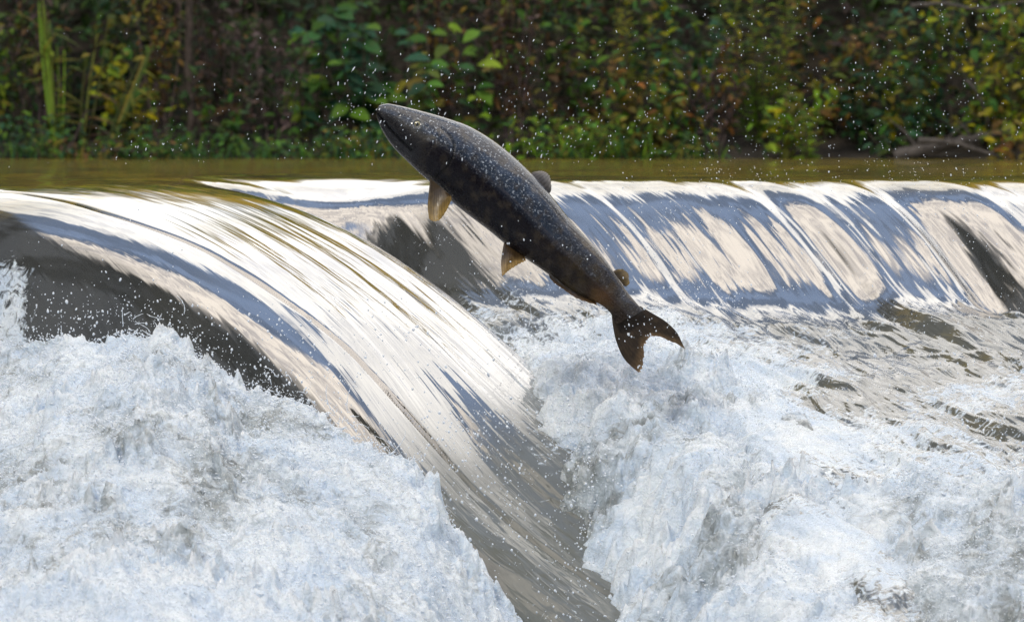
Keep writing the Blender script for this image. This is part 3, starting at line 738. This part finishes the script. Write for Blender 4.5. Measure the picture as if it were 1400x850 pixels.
def plant(kind, px, py_top, Y, pals, name, label, cat, dens=1.0, width=None, lean=0.0, group=None, ground_py=None):
    base = at(px, 218 if ground_py is None else ground_py, Y); base[2] = np.interp(Y-20, [0, .06, .5, 1.2], [-.02, 0, .08, .50])
    top = at(px, py_top, Y)[2]; H = max(.08, top-base[2])
    st = Leaves(); lv = Leaves(); W = width or .3
    stemcol = {'cane': (.22, .22, .10), 'weed': (.07, .05, .045)}.get(kind, (.06, .05, .03))
    def stalk(dx, h, r, curve=.1, col=stemcol, dy=0, tip=0.3):
        pts = []
        for i in range(7):
            t = i/6; pts.append(base+np.array((dx*(.25+.75*t)+curve*math.sin(t*2.4)*h, dy*t, h*t)))
        st.tube(pts, r, r*tip, col); return pts
    if kind == 'broad':
        for k in range(int(6*dens)):
            h = H*R.uniform(.5, 1.12); P = stalk(R.uniform(-W, W)*.6+lean*h, h, .004, R.uniform(-.12, .12), dy=R.uniform(-.15, .2))
            for i in range(int(h/.045*1.4)+3):
                t = R.uniform(.12, 1); j = min(5, int(t*6)); p = P[j]*(1-(t*6-j))+P[j+1]*(t*6-j) if j < 6 else P[6]
                d = np.array((R.choice((-1, 1))*R.uniform(.4, 1), R.uniform(-.9, .3), R.uniform(-.5, .35)))
                L = R.uniform(.035, .085); lv.leaf(np.array(p), d, L, L*R.uniform(.5, .72), pick(R.choice(pals)), np.array((R.gauss(0, .3), -.6, 1)), 'oval')
    elif kind == 'small':
        for k in range(int(8*dens)):
            h = H*R.uniform(.45, 1.1); P = stalk(R.uniform(-W, W)*.7+lean*h, h, .003, R.uniform(-.18, .18), dy=R.uniform(-.15, .2))
            for i in range(int(h/.02*1.6)+4):
                t = R.uniform(.1, 1); j = min(5, int(t*6)); u = t*6-j; p = P[j]*(1-u)+P[j+1]*u
                p = p+rvec()*R.uniform(0, .055); L = R.uniform(.018, .05)
                lv.leaf(p, rvec(-.1), L, L*R.uniform(.4, .65), pick(R.choice(pals)), np.array((R.gauss(0, .5), -.6, 1)), R.choice(('oval', 'lobe')))
    elif kind == 'plume':
        for k in range(int(7*dens)):
            h = H*R.uniform(.6, 1.1); P = stalk(R.uniform(-W, W)*.5+lean*h, h, .003, R.uniform(-.08, .08), dy=R.uniform(-.1, .12))
            for i in range(int(h/.008)):
                t = R.uniform(.05, 1); j = min(5, int(t*6)); u = t*6-j; p = P[j]*(1-u)+P[j+1]*u
                a = R.uniform(0, 6.28); d = np.array((math.cos(a), math.sin(a)*.8-.2, R.uniform(.1, .9))); L = R.uniform(.02, .05)*(1.15-.5*t)
                lv.leaf(p, d, L, L*R.uniform(.14, .24), pick(R.choice(pals) if t > .4 else pals[0]), None, 'narrow')
    elif kind == 'grass':
        for k in range(int(60*dens)):
            h = H*R.uniform(.15, .75); b = base+np.array((R.gauss(0, W*.4), R.uniform(-.12, .15), 0)); d = np.array((R.gauss(0, .35), R.gauss(0, .2)-.1, 1))
            lv.leaf(b, d, h, R.uniform(.003, .008), pick(R.choice(pals)), np.array((0, -1, .1)), 'narrow')
            for _q in range(4):
                L = R.uniform(.012, .032); lv.leaf(b+np.array((R.gauss(0, .05), R.uniform(-.04, .04), H*R.uniform(.05, .9)**1.3)), rvec(), L, L*.55, pick(R.choice(pals)))
    elif kind == 'cane':
        for k in range(int(5*dens)):
            h = H*R.uniform(.75, 1.1); c = pick(pals[0]); P = stalk(R.uniform(-W, W)*.4+lean*h, h, .0042, R.uniform(-.04, .04), col=c, tip=.5)
            for i in range(3):
                L = R.uniform(.05, .12); lv.leaf(P[R.randint(1, 5)], np.array((R.uniform(-1, 1), -.2, R.uniform(-.3, .8))), L, .009, pick(pals[-1]), None, 'narrow')
    elif kind == 'weed':
        for k in range(int(6*dens)):
            h = H*R.uniform(.6, 1.1); P = stalk(R.uniform(-W, W)*.6+lean*h, h, .003, R.uniform(-.1, .1), col=pick('mauve'))
            for i in range(int(h/.011)):
                t = R.uniform(.25, 1); j = min(5, int(t*6)); u = t*6-j; p = P[j]*(1-u)+P[j+1]*u+rvec()*R.uniform(0, .03)
                L = R.uniform(.012, .035); lv.leaf(p, rvec(-.4), L, L*R.uniform(.3, .6), pick(R.choice(pals)), None, 'lobe')
            for i in range(4):
                p = P[R.randint(2, 6)]; q = p+np.array((R.uniform(-.07, .07), R.uniform(-.03, .03), R.uniform(.01, .07))); st.tube([p, (p+q)/2+np.array((0, 0, -.004)), q], .0015, .0007, pick('mauve'), 4)
    root = bpy.data.objects.new(name, None); COL.objects.link(root); root.location = base
    st.build('stems', STEM, root, base); lv.build('leaves', LEAF, root, base)
    tag(root, label, cat, group); return root

TOP = -60
PL = [
 # kind, px, py_top, Y, palettes, name, label, category, dens, width, lean
 ('small', 5, TOP, 20.35, ['lime', 'olive', 'deep'], 'leafy_shrub', 'small-leaved shrub with yellow-green leaves at the far left edge of the bank', 'shrub', 1.0, .22, 0),
 ('grass', 20, 150, 20.08, ['green', 'teal', 'deep'], 'grass_tuft', 'low green grass tuft at the waterline under the far left shrub', 'grass tuft', 1.4, .3, 0),
 ('weed', 60, TOP, 20.3, ['mauve', 'brown', 'deep'], 'dry_weed', 'brown dried weed just left of the pale upright canes', 'weed', 1.2, .2, 0),
 ('cane', 82, 20, 20.12, ['lime', 'olive'], 'reed_clump', 'clump of pale green upright canes rising from the left waterline', 'reeds', 1.6, .10, -.08),
 ('cane', 105, 40, 20.1, ['olive', 'brown'], 'bent_cane', 'tan canes leaning right beside the pale green cane clump', 'cane', .8, .06, .18),
 ('cane', 122, 60, 20.06, ['olive', 'olive'], 'leaning_cane', 'long straw-coloured canes slanting up to the right on the left bank', 'cane', .8, .05, .5),
 ('small', 130, TOP, 20.5, ['deep', 'teal', 'olive'], 'leafy_bush', 'dark green bush behind the slanting straw-coloured canes', 'bush', 1.0, .25, 0),
 ('grass', 140, 185, 20.06, ['olive', 'green', 'brown'], 'grass_tuft', 'olive grass at the waterline below the slanting canes', 'grass tuft', 1.2, .3, 0),
 ('small', 190, 60, 20.3, ['green', 'olive', 'gold'], 'leafy_bush', 'green and gold-tinged bush left of the grey sapling trunk', 'bush', 1.0, .22, 0),
 ('weed', 225, TOP, 20.25, ['brown', 'rust', 'olive'], 'dry_weed', 'rusty brown weed stalks just left of the grey sapling trunk', 'weed', 1.2, .16, 0),
 ('grass', 235, 165, 20.08, ['green', 'deep'], 'grass_tuft', 'dark green grass at the foot of the grey sapling', 'grass tuft', 1.2, .28, 0),
 ('weed', 300, TOP, 20.35, ['mauve', 'brown', 'deep'], 'dry_weed', 'dark mauve-brown weed thicket right of the grey sapling trunk', 'weed', 1.5, .22, 0),
 ('small', 320, 70, 20.22, ['deep', 'green', 'brown'], 'leafy_bush', 'loose dark bush between the grey sapling and the broad-leaved shrubs', 'bush', .8, .2, 0),
 ('weed', 375, 20, 20.15, ['mauve', 'mauve', 'deep'], 'dry_weed', 'purple-brown weed below the leftmost broad-leaved shrub', 'weed', 1.2, .2, .05),
 ('broad', 420, TOP, 20.3, ['lime', 'green', 'teal'], 'broadleaf_shrub', 'broad-leaved shrub with one large lime leaf, leftmost of the broad-leaved group', 'shrub', .8, .2, 0),
 ('grass', 400, 180, 20.07, ['deep', 'green'], 'grass_tuft', 'short dark grass left of the salmon at the waterline', 'grass tuft', 1.2, .32, 0),
 ('broad', 500, TOP, 20.28, ['teal', 'green', 'teal'], 'broadleaf_shrub', 'teal-green broad-leaved shrub above and left of the salmon head', 'shrub', 1.3, .22, 0),
 ('broad', 560, 25, 20.2, ['green', 'teal', 'olive'], 'broadleaf_shrub', 'green broad-leaved shrub directly above the salmon head', 'shrub', 1.0, .18, 0),
 ('grass', 500, 165, 20.08, ['green', 'teal', 'olive'], 'grass_tuft', 'bright green grass behind the tip of the salmon snout', 'grass tuft', 1.3, .25, 0),
 ('weed', 600, TOP, 20.4, ['brown', 'mauve', 'rust'], 'dry_weed', 'brown weed stalks rising behind the salmon eye', 'weed', 1.4, .16, 0),
 ('broad', 655, TOP, 20.22, ['lime', 'green', 'olive'], 'broadleaf_shrub', 'sparse shrub with pale lime hanging leaves above the salmon back', 'shrub', .6, .16, 0),
 ('weed', 700, TOP, 20.2, ['mauve', 'brown', 'brown'], 'dry_weed', 'very dark brown weed thicket in the gap above the salmon back', 'weed', 1.4, .2, 0),
 ('small', 720, 165, 20.08, ['green', 'lime', 'deep'], 'leafy_bush', 'low green bush at the waterline behind the salmon shoulder', 'bush', .8, .3, 0),
 ('small', 790, TOP, 20.3, ['olive', 'green', 'brown'], 'leafy_bush', 'olive bush right of the dark gap above the salmon', 'bush', 1.1, .2, 0),
 ('grass', 790, 150, 20.1, ['green', 'lime', 'olive'], 'grass_tuft', 'green grass at the waterline just right of the salmon back', 'grass tuft', 1.6, .3, 0),
 ('plume', 862, -20, 20.25, ['olive', 'gold'], 'goldenrod', 'yellowing goldenrod with a plume at the top, left one of the two', 'goldenrod', 1.2, .16, 0),
 ('small', 890, 80, 20.15, ['green', 'olive', 'rust'], 'leafy_bush', 'bright green bush below the left goldenrod', 'bush', 1.1, .22, 0),
 ('small', 940, TOP, 20.35, ['teal', 'green', 'gold'], 'leafy_bush', 'tall green bush between the two goldenrods', 'bush', 1.1, .22, 0),
 ('grass', 900, 175, 20.07, ['green', 'deep', 'olive'], 'grass_tuft', 'green grass at the waterline between the salmon and the right goldenrod', 'grass tuft', 1.3, .3, 0),
 ('weed', 975, 60, 20.2, ['mauve', 'brown', 'rust'], 'dry_weed', 'brown and reddish weed left of the tall right goldenrod', 'weed', 1.2, .2, 0),
 ('plume', 1035, TOP, 20.25, ['lime', 'gold', 'olive'], 'goldenrod', 'tall yellow-green goldenrod clump, the right one of the two', 'goldenrod', 2.0, .24, 0),
 ('small', 1085, 100, 20.12, ['olive', 'lime', 'gold'], 'leafy_bush', 'yellow-green bush at the foot of the right goldenrod', 'bush', 1.0, .14, 0),
 ('plume', 1105, 150, 20.04, ['lime', 'olive'], 'yellow_sprig', 'short upright yellow-green sprig standing at the waterline', 'sprig', .8, .06, 0),
 ('small', 1130, TOP, 20.4, ['brown', 'rust', 'olive'], 'leafy_bush', 'orange-brown autumn bush right of the tall goldenrod', 'bush', 1.0, .2, 0),
 ('small', 1185, 20, 20.35, ['teal', 'deep', 'deep'], 'leafy_bush', 'dark teal bush in the shadowy hollow on the right bank', 'bush', .9, .22, 0),
 ('small', 1230, 140, 20.15, ['green', 'teal', 'deep'], 'leafy_bush', 'small dark bush with vivid green leaves in the shadowy hollow', 'bush', .8, .2, 0),
 ('small', 1240, TOP, 20.35, ['olive', 'green', 'gold'], 'leafy_bush', 'olive and gold leafed bush overhanging the shadowy hollow', 'bush', .9, .2, .05),
 ('small', 1300, 10, 20.3, ['deep', 'olive', 'teal'], 'leafy_bush', 'dark bush above the grey driftwood log', 'bush', .9, .2, 0),
 ('small', 1345, TOP, 20.25, ['gold', 'olive', 'green'], 'leafy_bush', 'golden leafed shrub above the right end of the driftwood', 'shrub', 1.0, .2, 0),
 ('small', 1395, TOP, 20.22, ['gold', 'olive', 'lime'], 'leafy_bush', 'bright gold shrub at the far right edge of the bank', 'shrub', 1.1, .2, 0),
 ('small', 1385, 150, 20.05, ['gold', 'rust', 'olive'], 'leafy_bush', 'low orange-gold bush at the waterline in the right corner', 'bush', .9, .12, 0),
]
for (k, px, pt, Y, pals, nm, lb, ct, dn, wd, ln) in PL:
    plant(k, px, pt, Y, pals, nm, lb, ct, dn*1.15, wd, ln, {
        'grass_tuft': 'grass tufts along the far waterline', 'leafy_bush': 'leafy bushes on the far bank', 'leafy_shrub': 'leafy bushes on the far bank',
        'dry_weed': 'dried weeds on the far bank', 'broadleaf_shrub': 'broad-leaved shrubs on the far bank', 'goldenrod': 'goldenrods on the far bank'}.get(nm))

def undergrowth():
    lv = Leaves(); n = 24000
    for _ in range(n):
        x = R.uniform(-4, 4); dy = R.uniform(.38, 1.7); z0 = np.interp(dy, [0, .06, .5, 1.2, 2.5], [0, .02, .10, .55, 1.3])
        z = z0+abs(R.gauss(0, .25)); z = min(z, 1.5)
        if abs(x) > 1.9 and R.random() < .35: continue
        L = R.uniform(.018, .06) if z < .7 else R.uniform(.05, .1)
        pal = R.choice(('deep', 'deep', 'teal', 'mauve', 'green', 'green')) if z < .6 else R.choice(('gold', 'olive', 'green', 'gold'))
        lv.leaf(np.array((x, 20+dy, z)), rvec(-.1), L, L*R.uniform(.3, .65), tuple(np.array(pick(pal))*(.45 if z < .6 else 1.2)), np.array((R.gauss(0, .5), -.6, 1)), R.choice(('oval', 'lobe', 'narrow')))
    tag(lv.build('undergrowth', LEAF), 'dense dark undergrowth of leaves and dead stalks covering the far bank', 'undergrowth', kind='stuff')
undergrowth()

def limb(name, pts, r0, r1, mat, label, cat, twigs=0, seed=1):
    rr = random.Random(seed); P = np.array([at(*p) for p in pts]); C = spline(P, 24)
    C = C+np.array([[rr.gauss(0, r0*.15) for _ in range(3)] for _ in C]); base = C[0].copy()
    root = bpy.data.objects.new(name, None); COL.objects.link(root); root.location = base
    L = Leaves(); L.tube(C, r0, r1, (.1, .1, .1), 10); o = L.build('wood', mat, root, base)
    for p in o.data.polygons: p.use_smooth = True
    for k in range(twigs):
        i = rr.randint(4, 22); q = C[i]+np.array((rr.uniform(-.12, .12), rr.uniform(-.05, .03), rr.uniform(-.02, .10)))
        T = Leaves(); T.tube([C[i], (C[i]+q)/2+np.array((0, 0, .01)), q], r1*.6, r1*.2, (.1, .1, .1), 5); T.build('twig', mat, root, base)
    tag(root, label, cat); return root
limb('sapling_trunk', [(262, 222, 20.2), (263, 150, 20.2), (259, 70, 20.22), (264, -90, 20.25)], .014, .011, BARK, 'slim grey sapling trunk standing upright in the left part of the bank', 'sapling', 3, 2)
limb('driftwood_log', [(1225, 212, 20.1), (1270, 203, 20.1), (1320, 192, 20.12), (1385, 180, 20.2)], .022, .012, WOOD, 'grey weathered driftwood log lying at the waterline on the right', 'log', 5, 3)
limb('fallen_branch', [(1255, 192, 20.05), (1300, 195, 20.05), (1345, 208, 20.03), (1380, 217, 20.02)], .010, .004, WOOD, 'thin pale branch lying across the driftwood log', 'branch', 4, 4)
limb('bare_branch', [(1245, 8, 20.1), (1290, 6, 20.1), (1340, 12, 20.12), (1400, 2, 20.15)], .007, .003, WOOD, 'thin grey bare branch near the top right corner', 'branch', 4, 5)
limb('bare_branch', [(1318, 108, 20.1), (1332, 122, 20.1), (1342, 142, 20.12), (1352, 170, 20.15)], .006, .003, WOOD, 'short grey dead branch above the right end of the driftwood', 'branch', 3, 6)
limb('broken_stick', [(92, 208, 20.03), (104, 186, 20.05), (118, 150, 20.08)], .007, .003, BARK, 'broken dark stick poking up at the foot of the pale canes', 'stick', 1, 7)
limb('waterside_stick', [(120, 214, 20.02), (150, 205, 20.02), (196, 207, 20.02)], .006, .004, WOOD, 'grey stick lying along the left waterline', 'stick', 2, 8)
